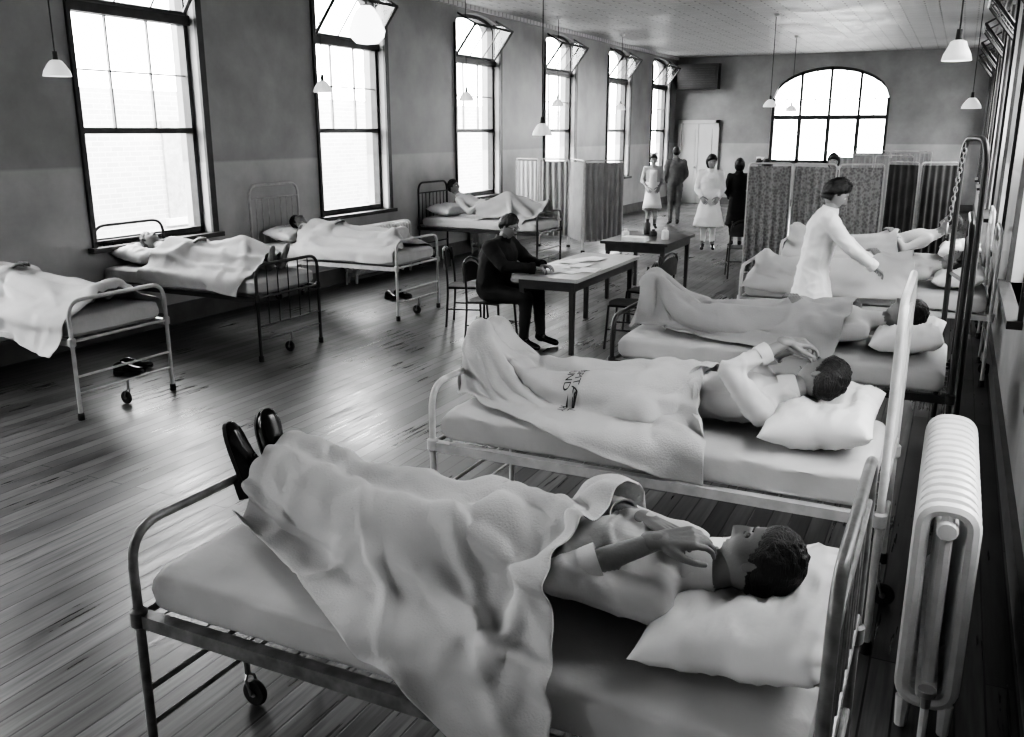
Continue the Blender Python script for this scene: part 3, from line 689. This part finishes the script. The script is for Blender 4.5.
def sim(frames=40):
    for c in colliders:
        m=c.modifiers.new('col','COLLISION'); c.collision.thickness_outer=.009; c.collision.cloth_friction=40; c.collision.damping=.6
    for c,_,_,_ in cloths:
        m=c.modifiers.new('cloth','CLOTH'); s=m.settings; s.quality=5; s.mass=.35; s.tension_stiffness=20; s.compression_stiffness=20; s.shear_stiffness=8; s.bending_stiffness=.9; s.air_damping=2
        m.collision_settings.distance_min=.008; m.collision_settings.collision_quality=2; m.collision_settings.friction=30; m.collision_settings.use_self_collision=False
        m.point_cache.frame_start=1; m.point_cache.frame_end=frames
    for f in range(1,frames+1): scene.frame_set(f)
    dg=bpy.context.evaluated_depsgraph_get()
    res=[(c,bpy.data.meshes.new_from_object(c[0].evaluated_get(dg))) for c in cloths]
    for c,me in res: c[0].modifiers.clear(); c[0].data=me
    for c in colliders: c.modifiers.clear()
    for t in temps: bpy.data.objects.remove(t)
    scene.frame_set(1)
    for c,disp,nx,ny in cloths:
        me=c.data; n=len(me.vertices)
        co_=np.empty(n*3); me.vertices.foreach_get('co',co_); co_=co_.reshape(nx+1,ny+1,3)
        for _ in range(2):
            q=co_.copy(); q[1:-1,1:-1]=.5*co_[1:-1,1:-1]+.125*(co_[2:,1:-1]+co_[:-2,1:-1]+co_[1:-1,2:]+co_[1:-1,:-2]); co_=q
        du=np.gradient(co_,axis=0); dv=np.gradient(co_,axis=1); nr=np.cross(du,dv); nr/=np.linalg.norm(nr,axis=2,keepdims=True)+1e-9
        if nr[...,2].mean()<0: nr=-nr
        d=np.array(disp).reshape(nx+1,ny+1,1); co_=co_+nr*(d+.004)
        me.vertices.foreach_set('co',co_.reshape(-1)); me.update()
        me.polygons.foreach_set('use_smooth',[True]*len(me.polygons))
        s=c.modifiers.new('thick','SOLIDIFY'); s.thickness=.007; s.offset=1
        s=c.modifiers.new('sub','SUBSURF'); s.levels=1; s.render_levels=1
sim()
print('post sim',time.time()-T0)
try:
    cu=bpy.data.curves.new('stencil','FONT'); cu.body='HOSPITAL\n LAUNDRY'; cu.size=.052; cu.space_line=.9
    to=link(bpy.data.objects.new('stencil_lettering',cu)); 
    to.matrix_world=Matrix.Translation((-1.56,4.05,1.4))@Matrix.Rotation(-math.pi/2,4,'Z')
    bpy.context.view_layer.update(); dg=bpy.context.evaluated_depsgraph_get()
    me=bpy.data.meshes.new_from_object(to.evaluated_get(dg)); me.transform(to.matrix_world)
    bm=bmesh.new(); bm.from_mesh(me); bmesh.ops.triangulate(bm,faces=bm.faces); bmesh.ops.subdivide_edges(bm,edges=bm.edges,cuts=2)
    ev=bl2.evaluated_get(dg)
    for v in bm.verts:
        ok,loc,nrm,idx=ev.ray_cast(v.co,V((0,0,-1)))
        if ok: v.co=loc+V((0,-.002,.005))
    bm.to_mesh(me); bm.free(); me.materials.clear(); me.materials.append(M['ink'])
    bpy.data.objects.remove(to); so=link(bpy.data.objects.new('stencil_lettering',me)); so.parent=bl2
except Exception as e: print('stencil',e)
# ------------------------------------------------------------------ radiator
def radiator(x,y0,y1,h=.86,d=.2,name='radiator'):
    mb=MB(); n=int((y1-y0)/.072); R=M['radiator']
    for i in range(n):
        y=y0+.036+i*(y1-y0-.072)/(n-1)
        zb=.1
        loop=fillet([(x-d/2+.02,y,(h+zb)/2),(x-d/2+.02,y,h-.02),(x+d/2-.02,y,h-.02),(x+d/2-.02,y,zb+.02),(x-d/2+.02,y,zb+.02),(x-d/2+.02,y,(h+zb)/2)],.07,6)
        mb.tube(loop,.027,R,8)
        mb.tube([(x,y,zb+.02),(x,y,h-.02)],.022,R,8)
    for z_ in (.17,h-.09): mb.lathe([(0,y0-.0),(.03,y0),(.036,y0+.01),(.036,y1-.01),(.03,y1),(0,y1)],(x,0,z_),R,12,'y')
    for y in (y0+.04,y1-.04):
        for xx in (x-d/2+.03,x+d/2-.03): mb.tube([(xx,y,0),(xx,y,.12)],.02,R,8,r1=.026)
    mb.tube(fillet([(x,y0+.01,.17),(x,y0-.1,.17),(x,y0-.1,0)],.04),.014,R,8)
    mb.lathe([(0,.07),(.03,.07),(.03,.05),(.016,.04),(.016,0)],(x,y0-.1,.18),M['steel'],12)
    mb.obj(name)
radiator(.1,3.15,4.3,.88)
radiator(XL+.16,10.4,11.9,.78)
radiator(XL+.16,14.1,15.1,.78)
# ------------------------------------------------------------------ pendants
def pendant(x,y,z,d=.21,kind=0):
    mb=MB(); mb.tube([(x,y,ZC),(x,y,z+.1)],.006,M['cord'],6)
    mb.lathe([(0,0),(.05,0),(.05,-.02),(.02,-.05),(0,-.05)],(x,y,ZC),M['porcelain'],14)
    mb.lathe([(0,.13),(.018,.13),(.022,.06),(.03,.05)],(x,y,z),M['cord'],12)
    if kind==0: prof=[(.03,.06),(.05,.05),(d*.32,.02),(d*.45,-.03),(d*.5,-.07),(d*.49,-.072),(d*.43,-.03),(d*.3,.012),(.03,.045)]
    else: prof=[(.035,.12),(.06,.10),(d*.36,.05),(d*.5,-.04),(d*.46,-.08),(d*.3,-.12),(0,-.13)]
    mb.lathe(prof,(x,y,z),M['shade'] if kind==0 else M['globe'],28)
    if kind==0: mb.lathe([(0,-.06),(.02,-.055),(.03,-.03),(.025,0),(.012,.03)],(x,y,z),M['bulb'],14)
    mb.obj('pendant_lamp',None,None,60)
for y in (5.55,9.2,12.8,16.4,20.0): pendant(-7.0,y,2.62,.23)
pendant(-3.75,5.45,2.8,.25,1); pendant(-4.35,9.75,2.12,.23); pendant(-3.3,17.8,2.6,.26)
pendant(-.1,7.1,2.63,.19); pendant(.05,13.5,2.45,.24); pendant(-3.6,22,2.6,.26)
# ------------------------------------------------------------------ tables, chairs
def table(x0,x1,y0,y1,top,leg,name,h=.75):
    mb=MB(); mb.box((x0,y0,h-.035),(x1,y1,h),top); mb.box((x0+.05,y0+.05,h-.13),(x1-.05,y1-.05,h-.035),leg)
    for x in (x0+.08,x1-.08):
        for y in (y0+.08,y1-.08):
            mb.add(*capsule((x,y,.0),.028,(x,y,h-.1),.036,side=(1,1,0),n=4,flat=True),leg)
    return mb.obj(name,angle=30)
table(-3.78,-3.1,7.78,9.65,M['tabletop'],M['darkwood'],'writing_table')
table(-4.0,-3.12,10.8,12.1,M['darkwood'],M['darkwood'],'ward_table')
random.seed(8)
mb=MB()
for i in range(9):
    x=-3.5+random.uniform(-.1,.28); y=8.15+random.uniform(0,1.1); a=random.uniform(-.5,.5); zz=.752+i*.0012
    c_,s_=math.cos(a),math.sin(a); q=[(x+dx*c_-dy*s_,y+dx*s_+dy*c_) for dx,dy in ((-.1,-.15),(.1,-.15),(.1,.15),(-.1,.15))]
    mb.add([(u,v,zz) for u,v in q]+[(u,v,zz+.001) for u,v in q],[(0,1,2,3),(7,6,5,4),(0,1,5,4),(1,2,6,5),(2,3,7,6),(3,0,4,7)],M['paper'])
mb.obj('papers')
mb=MB()
for i,(x,y,hh) in enumerate(((-3.8,11.2,.12),(-3.55,11.6,.09),(-3.3,11.3,.15),(-3.7,11.8,.2))):
    mb.lathe([(0,0),(.045,0),(.05,.02),(.045,hh*.7),(.02,hh*.85),(.022,hh),(0,hh)],(x,y,.75),M['frame'] if i%2 else M['porcelain'],14)
mb.box((-3.75,10.9,.75),(-3.45,11.1,.8),M['paper']); mb.obj('medicine_bottles')
def chair(x,y,rot):
    mb=MB(); tm=M['enamel_dark']
    for s in (-1,1):
        mb.tube(fillet([(-.2,s*.2,0),(-.17,s*.19,.45),(-.21,s*.18,.84)],.2),.012,tm)
        mb.tube([(.2,s*.2,0),(.17,s*.18,.44)],.012,tm)
        mb.tube([(-.19,s*.195,.2),(.19,s*.19,.2)],.008,tm); mb.tube([(-.17,s*.18,.435),(.17,s*.18,.435)],.01,tm)
    mb.tube([(.18,-.19,.2),(.18,.19,.2)],.008,tm)
    hoop=[(-.21,-.18,.7)]+[(-.215-.03*math.sin(math.pi*k/10),-.18*math.cos(math.pi*k/10),.74+.12*math.sin(math.pi*k/10)) for k in range(11)]+[(-.21,.18,.7)]
    mb.tube(hoop,.012,tm); P=[]
    for k in range(11):
        yy=-.18*math.cos(math.pi*k/10); b_=-.215-.03*math.sin(math.pi*k/10); P.append([V((b_,yy,.62)),V((b_-.005,yy,.62+.1+.1*math.sin(math.pi*k/10)))])
    mb.grid(P,M['seat'])
    n=10; P=[]
    for i in range(n+1):
        r=[]
        for j in range(n+1):
            u=-1+2*i/n;v=-1+2*j/n; q=max(abs(u),abs(v)); l=math.hypot(u,v); k_=(q/l if l>0 else 1); k_=.55*k_+.45
            r.append(V((u*.2*k_,v*.205*k_,.452-.012*(1-u*u)*(1-v*v))))
        P.append(r)
    mb.grid(P,M['seat']); P2=[[p-V((0,0,.018)) for p in r] for r in P]; mb.grid(P2,M['seat'])
    m=Matrix.Translation((x,y,0))@Matrix.Rotation(rot,4,'Z'); mb.obj('chair',None,m,50)
chair(-4.12,8.0,0); chair(-4.78,8.7,.3); chair(-2.8,8.45,math.pi+.1); chair(-2.85,9.25,math.pi-.2); chair(-2.75,13.4,math.pi*.6)
# ------------------------------------------------------------------ screens
def screen(pts,h,mat,name='folding_screen'):
    root=empty(name)
    for (x0,y0),(x1,y1) in zip(pts[:-1],pts[1:]):
        mb=MB(); a=V((x0,y0,0));b=V((x1,y1,0)); d=(b-a).normalized(); nrm=V((-d.y,d.x,0)); a2=a+d*.02;b2=b-d*.02; up=V((0,0,1))
        mb.tube(fillet([a2+up*.04,a2+up*h,b2+up*h,b2+up*.04],.05),.011,M['enamel'])
        mb.tube([a2+up*.22,b2+up*.22],.008,M['enamel'])
        for q in (a2,b2): mb.lathe([(0,0),(.022,0),(.025,.02),(.022,.045),(0,.05)],q,M['rubber'],10)
        mb.obj('panel_frame',root)
        mb=MB(); L=(b2-a2).length; nx=max(30,int(L/.011)); P=[]; ph=random.random()*6
        for i in range(nx+1):
            s=L*i/nx; r=[]
            for k in range(7):
                t=k/6; am=.012+.022*t; off=am*math.sin(s*2*math.pi/.1+ph+.8*math.sin(s*9+t*2))
                r.append(a2+d*s+nrm*off+up*(.2+(h-.24)*(1-t)))
            P.append(r)
        mb.grid(P,mat); mb.obj('curtain',root,None,180,fix=False)
    return root
screen([(-2.55,12.45),(-2.0,12.75),(-1.4,12.5),(-.85,12.8)],1.68,M['curtain_p'])
screen([(-.95,14.6),(-.5,14.4),(-.0,14.7)],1.66,M['curtain_d'])
screen([(-1.9,16.9),(-1.3,16.6),(-.7,16.9)],1.7,M['curtain'])
screen([(-7.5,15.6),(-6.95,15.45),(-6.4,15.6),(-5.85,14.9),(-5.3,15.45)],1.6,M['curtain'])
screen([(-2.0,20.2),(-1.3,20.5),(-.5,20.2)],1.7,M['curtain'])
# ------------------------------------------------------------------ bed lifting frame with chain
mb=MB(); tm=M['enamel_dark']; fx=.17
mb.tube(fillet([(fx,6.65,0),(fx-.02,6.65,2.05),(fx-.16,7.25,2.05),(fx-.14,7.25,0)],.2,8),.02,tm,10)
mb.tube([(fx-.01,6.65,1.1),(fx-.14,7.25,1.1)],.014,tm); mb.tube([(fx,6.65,.3),(fx-.14,7.25,.3)],.014,tm)
for i in range(16):
    c_=V((fx-.15-.01*i*.3,7.1,2.0-i*.033)); pts=[]
    for k in range(9):
        a=2*math.pi*k/9; pts.append(c_+(V((math.cos(a)*.012,0,math.sin(a)*.022)) if i%2 else V((0,math.cos(a)*.012,math.sin(a)*.022))))
    mb.tube(pts,.004,M['steel'],5,closed=True)
pts=[(fx-.2,7.1+.05*math.sin(2*math.pi*k/12),1.42+.05*math.cos(2*math.pi*k/12)) for k in range(12)]; mb.tube(pts,.007,M['steel'],6,closed=True)
mb.obj('bed_lifting_frame')
# ------------------------------------------------------------------ people
def standing(pos,rot,mats,hairstyle='short',hair='hair',skirt=True,H=1.65,name='nurse',arms=None,voxel=.018,sk='skin_l',skirt_len=.42,jacket=0,skirt_mat=0,rb=.185,cap=False,apron=False,sleeve_to=.9):
    s=H/1.65; mx=Matrix.Translation(pos)@Matrix.Rotation(rot,4,'Z')@Matrix.Scale(s,4)
    J=dict(hip=(0,0,.92),chest=(.0,0,1.25),neck=(-.01,0,1.40),head=(.02,0,1.535),shL=(-.01,.165,1.345),shR=(-.01,-.165,1.345),
       elL=(-.03,.23,1.07),elR=(-.03,-.23,1.07),wrL=(.13,.14,.93),wrR=(.13,-.14,.93),hiL=(0,.085,.86),hiR=(0,-.085,.86),
       knL=(.02,.08,.46),knR=(.03,-.08,.46),anL=(-.03,.08,.08),anR=(-.02,-.08,.08),toL=(.13,.1,.035),toR=(.14,-.1,.035))
    if arms: J.update(arms)
    W=tp(mx,J); R=mx.to_3x3(); rt=empty(name)
    body(W,mats,rt,voxel,build=s*.97,skirt=(mx@V((0,0,.98)),.118,mx@V((.01,0,skirt_len)),rb,.95) if skirt else None,jacket=jacket,skirt_mat=skirt_mat,wrinkle=.012,sleeve_to=sleeve_to)
    head(W['head'],R@V(J.get('hf',(1,0,-.1))),(R@V(J.get('hu',(0,0,1)))),M[sk],M[hair],hairstyle,rt,'open',s*.98,cap=cap)
    if apron:
        mb=MB(); P=[]
        for i in range(9):
            zz=.48+i*.105; k=(i/8); rr=(.205-.1*min(1,k*1.55)) if zz<1.0 else .155
            wd=1.05 if zz<1.0 else .45
            P.append([V((.015+rr*1.04*math.cos(a)*.98,rr*1.22*math.sin(a),zz)) for a in [wd*(-1+2*j/10) for j in range(11)]])
        mb.grid(P,M['uniform']); o=mb.obj('apron',rt,mx,80,fix=False)
        sm=o.modifiers.new('t','SOLIDIFY'); sm.thickness=.006
        band(mx@V((0,0,.99)),mx@V((0,0,1.05)),.135*s,.135*s,M['uniform'],rt,'belt',1.25,W['shL']-W['shR'])
    for S,t in (('L',1),('R',-1)):
        d=W['wr'+S]-W['el'+S]
        hand(W['wr'+S],d,R@V(J.get('dor'+S,(.2,(.6 if S=='L' else -.6),.6))),-t,M[sk],rt,.45,'hand_'+('left' if S=='L' else 'right'))
    return rt
un=[M['uniform'],M['uniform'],M['skin_l'],M['shoe'],M['stocking']]
dr=[M['dress'],M['dress'],M['skin_l'],M['shoe'],M['stocking']]
standing((-1.03,8.0,0),.25,un,'roll','hair',True,1.74,'nurse',dict(chest=(.06,0,1.24),neck=(.09,0,1.38),head=(.13,0,1.505),shL=(.07,.165,1.33),shR=(.07,-.165,1.33),
    elL=(.26,.23,1.13),elR=(.23,-.21,1.11),wrL=(.45,.17,.97),wrR=(.44,-.1,.96),hf=(1,-.1,-.55),dorL=(.3,.2,1),dorR=(.3,-.2,1)),.014,skirt_len=.3,jacket=.025,rb=.25)
standing((-6.0,19.4,0),-1.2,dr,'roll','hair',True,1.6,'nurse',None,.02,cap=True,apron=True,sleeve_to=.2)
standing((-5.75,20.3,0),2.0,[M['greysuit'],M['greysuit'],M['skin'],M['shoe'],M['stocking']],'short','hair',False,1.74,'doctor',None,.02,jacket=.02)
standing((-3.97,16.3,0),-1.3,un,'bob','hair',True,1.68,'nurse',dict(hf=(1,.4,-.1)),.02,jacket=.015,rb=.24)
standing((-3.6,16.9,0),1.9,[M['suit'],M['suit'],M['skin'],M['shoe'],M['stocking']],'bob','hair',True,1.6,'visitor',None,.02)
standing((-3.3,17.3,0),-1.9,dr,'roll','hair',True,1.6,'nurse',None,.02,cap=True,apron=True,sleeve_to=.2)
standing((-3.05,16.6,0),2.2,[M['suit'],M['suit'],M['skin'],M['shoe'],M['stocking']],'roll','hair',True,1.6,'visitor',None,.02)
standing((-1.9,16.2,0),-1.6,[M['greysuit'],M['greysuit'],M['skin'],M['shoe'],M['stocking']],'bob','hair',False,1.72,'visitor',None,.02)
mx=Matrix.Translation((-4.12,8.0,0))
J=dict(hip=(.0,0,.57),chest=(.09,0,.90),neck=(.14,0,1.06),head=(.2,0,1.19),shL=(.10,.21,1.0),shR=(.10,-.21,1.0),elL=(.27,.29,.83),elR=(.28,-.27,.83),wrL=(.5,.12,.81),wrR=(.5,-.08,.81),
  hiL=(.04,.1,.54),hiR=(.04,-.1,.54),knL=(.47,.12,.52),knR=(.45,-.12,.52),anL=(.5,.12,.08),anR=(.42,-.12,.08),toL=(.66,.14,.035),toR=(.58,-.14,.035))
W=tp(mx,J); rt=empty('seated_man')
body(W,[M['suit'],M['suit'],M['skin'],M['shoe'],M['suit']],rt,.014,jacket=.03,sleeve_to=.93,build=1.12,tb=1.12)
head(W['head'],(1,-.05,-.35),(.3,0,1),M['skin_l'],M['hair'],'short',rt,'open',1,False,True)
hand(W['wrL'],(1,-.2,-.05),(0,0,1),-1,M['skin_l'],rt,.5,'hand_left'); hand(W['wrR'],(1,.2,-.05),(0,0,1),1,M['skin_l'],rt,.7,'hand_right')
def shoes(x,y,rot):
    rt=empty('pair_of_shoes')
    for s in (-1,1):
        m=Matrix.Translation((x,y,.02))@Matrix.Rotation(rot+s*.15,4,'Z')@Matrix.Translation((0,s*.07,0))
        shoe_mesh('shoe_left' if s>0 else 'shoe_right',m,rt)
shoes(-6.6,5.5,.5); shoes(-6.45,9.7,-.3)
print('done',time.time()-T0)
